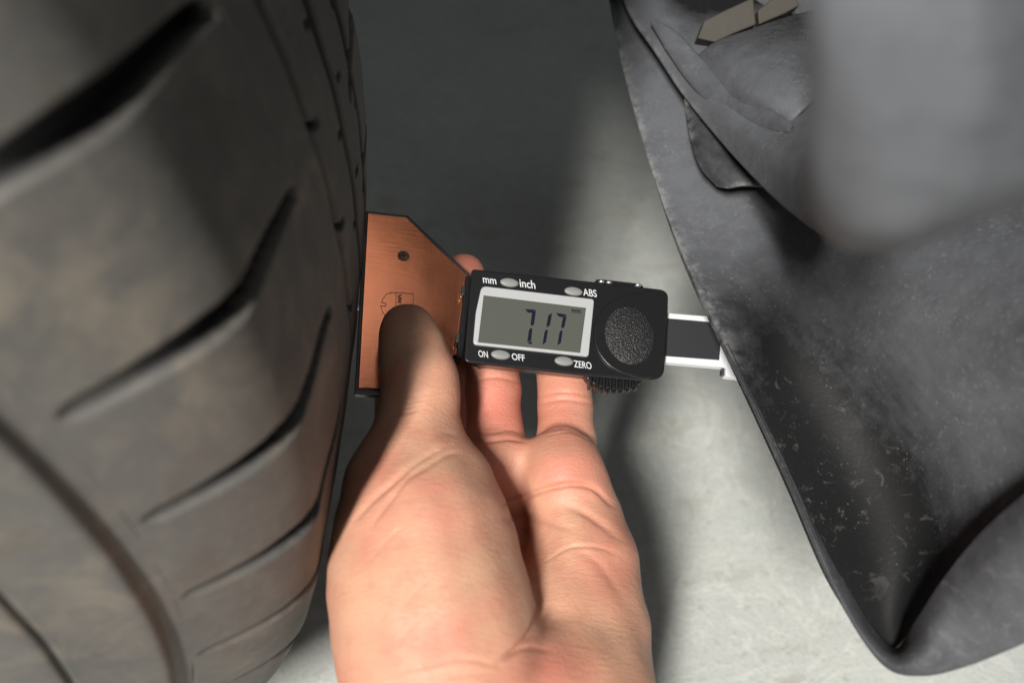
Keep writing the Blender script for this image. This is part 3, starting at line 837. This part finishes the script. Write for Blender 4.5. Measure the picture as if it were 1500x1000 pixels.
def crease(pts, depth, w, dmax=9, dmin=0, lip=.05):
    d, s = polydist(pts)
    f = np.sin(np.pi * np.clip(s * .94 + .03, 0, 1)) ** .6
    m = (face > .05) & (dep < dmax) & (dep > dmin)
    g = np.exp(-(d / w) ** 2) - lip * np.exp(-((d - 2.3 * w) / (1.2 * w)) ** 2)
    disp[m] -= (.7 * depth * f * g)[m]
THM = .2745
crease([(738, 738), (770, 727), (800, 716), (840, 709), (872, 716), (896, 738)], .0019, 4.0)            # distal palm crease
crease([(742, 760), (775, 758), (805, 763), (838, 776)], .0011, 6.0)
crease([(828, 742), (852, 748), (880, 766), (908, 790)], .0010, 6.0)
crease([(800, 822), (822, 806), (846, 800), (880, 802), (905, 812)], .0005, 2.8)
crease([(838, 800), (880, 830), (915, 880)], .0005, 7)
crease([(788, 862), (791, 890), (781, 922), (756, 950), (742, 962)], .0017, 5.0)
crease([(728, 972), (748, 955), (775, 948), (805, 950)], .0007, 4)
crease([(600, 702), (625, 685), (650, 668), (668, 662)], .0010, 4.5, .28)
crease([(520, 762), (550, 728), (585, 700), (620, 672), (660, 652)], .0012, 4.5, .28)
crease([(545, 770), (570, 735), (600, 700), (640, 672)], .0007, 4, .28)
crease([(640, 640), (655, 634), (668, 636)], .0004, 4, .29)
for k in range(4):
    crease([(560 + 14 * k, 610 - 9 * k), (590 + 14 * k, 604 - 9 * k), (630 + 10 * k, 596 - 8 * k)], .0005, 2.8, .28)
for (x, y) in ((605, 870), (650, 880), (640, 915), (560, 800), (690, 860), (600, 920)):
    crease([(x - 20, y + 24), (x, y), (x + 20, y - 20), (x + 32, y - 28)], .00022, 3.0)
crease([(560, 990), (620, 975), (680, 965), (735, 975)], .0006, 4)
crease([(600, 1010), (660, 990), (720, 985)], .0005, 4)
# finger creases
crease([(688, 643), (715, 646), (745, 642), (766, 646)], .0012, 3.4, 9, .28)
crease([(690, 630), (715, 635), (745, 629), (765, 634)], .0004, 2.6, 9, .285)
crease([(690, 560), (725, 552), (764, 560)], .0006, 3.0, 9, .285)
crease([(786, 592), (825, 584), (870, 592)], .0007, 3.0, 9, .285)
crease([(786, 580), (825, 574), (870, 580)], .0004, 2.5, 9, .285)
crease([(790, 632), (825, 626), (868, 640)], .0005, 2.6, 9, .285)
crease([(800, 637), (835, 632), (872, 650)], .0004, 2.2, 9, .285)
# gentle large-scale unevenness
u_, v_ = co @ np.array([38., 61, 27]), co @ np.array([-55., 30, 44])
disp += .00035 * np.sin(u_ * 2.1) * np.cos(v_ * 1.7) + .0002 * np.sin(u_ * 5.3 + 1) * np.sin(v_ * 4.7)
for (x, y, rad, amp) in ((640, 760, 70, .0012), (835, 690, 34, .0010), (800, 790, 30, -.0012), (850, 880, 45, .0010), (815, 900, 22, -.0012)):
    disp += np.where(face > 0, amp * np.exp(-((hx - x) ** 2 + (hy - y) ** 2) / rad ** 2), 0)
co += nr * disp[:, None]
base = Vector(at(735, 1150, .235))
co -= np.array(base); hand0.location = base
me.vertices.foreach_set('co', co.astype(np.float32).ravel()); me.update()
redv = np.zeros(n)
for (x, y, rx, ry, amp, dm) in ((727, 590, 60, 70, .9, 9), (828, 600, 60, 60, .6, 9), (830, 690, 55, 28, .7, 9), (640, 715, 45, 26, .55, 9), (660, 760, 60, 40, .4, 9),
                                (880, 850, 50, 60, .5, 9), (800, 990, 90, 50, .7, 9), (690, 385, 60, 40, 1, 9), (560, 720, 60, 60, .3, 9), (740, 720, 40, 60, .5, 9)):
    redv = np.maximum(redv, amp * np.exp(-((hx - x) / rx) ** 2 - ((hy - y) / ry) ** 2))
ra = me.attributes.new('red', 'FLOAT', 'POINT'); ra.data.foreach_set('value', redv.astype(np.float32))
me.polygons.foreach_set('use_smooth', np.full(len(me.polygons), True))
tag(hand0, 'bare hand, palm up, pressing its thumb on the copper plate of the gauge', 'hand')
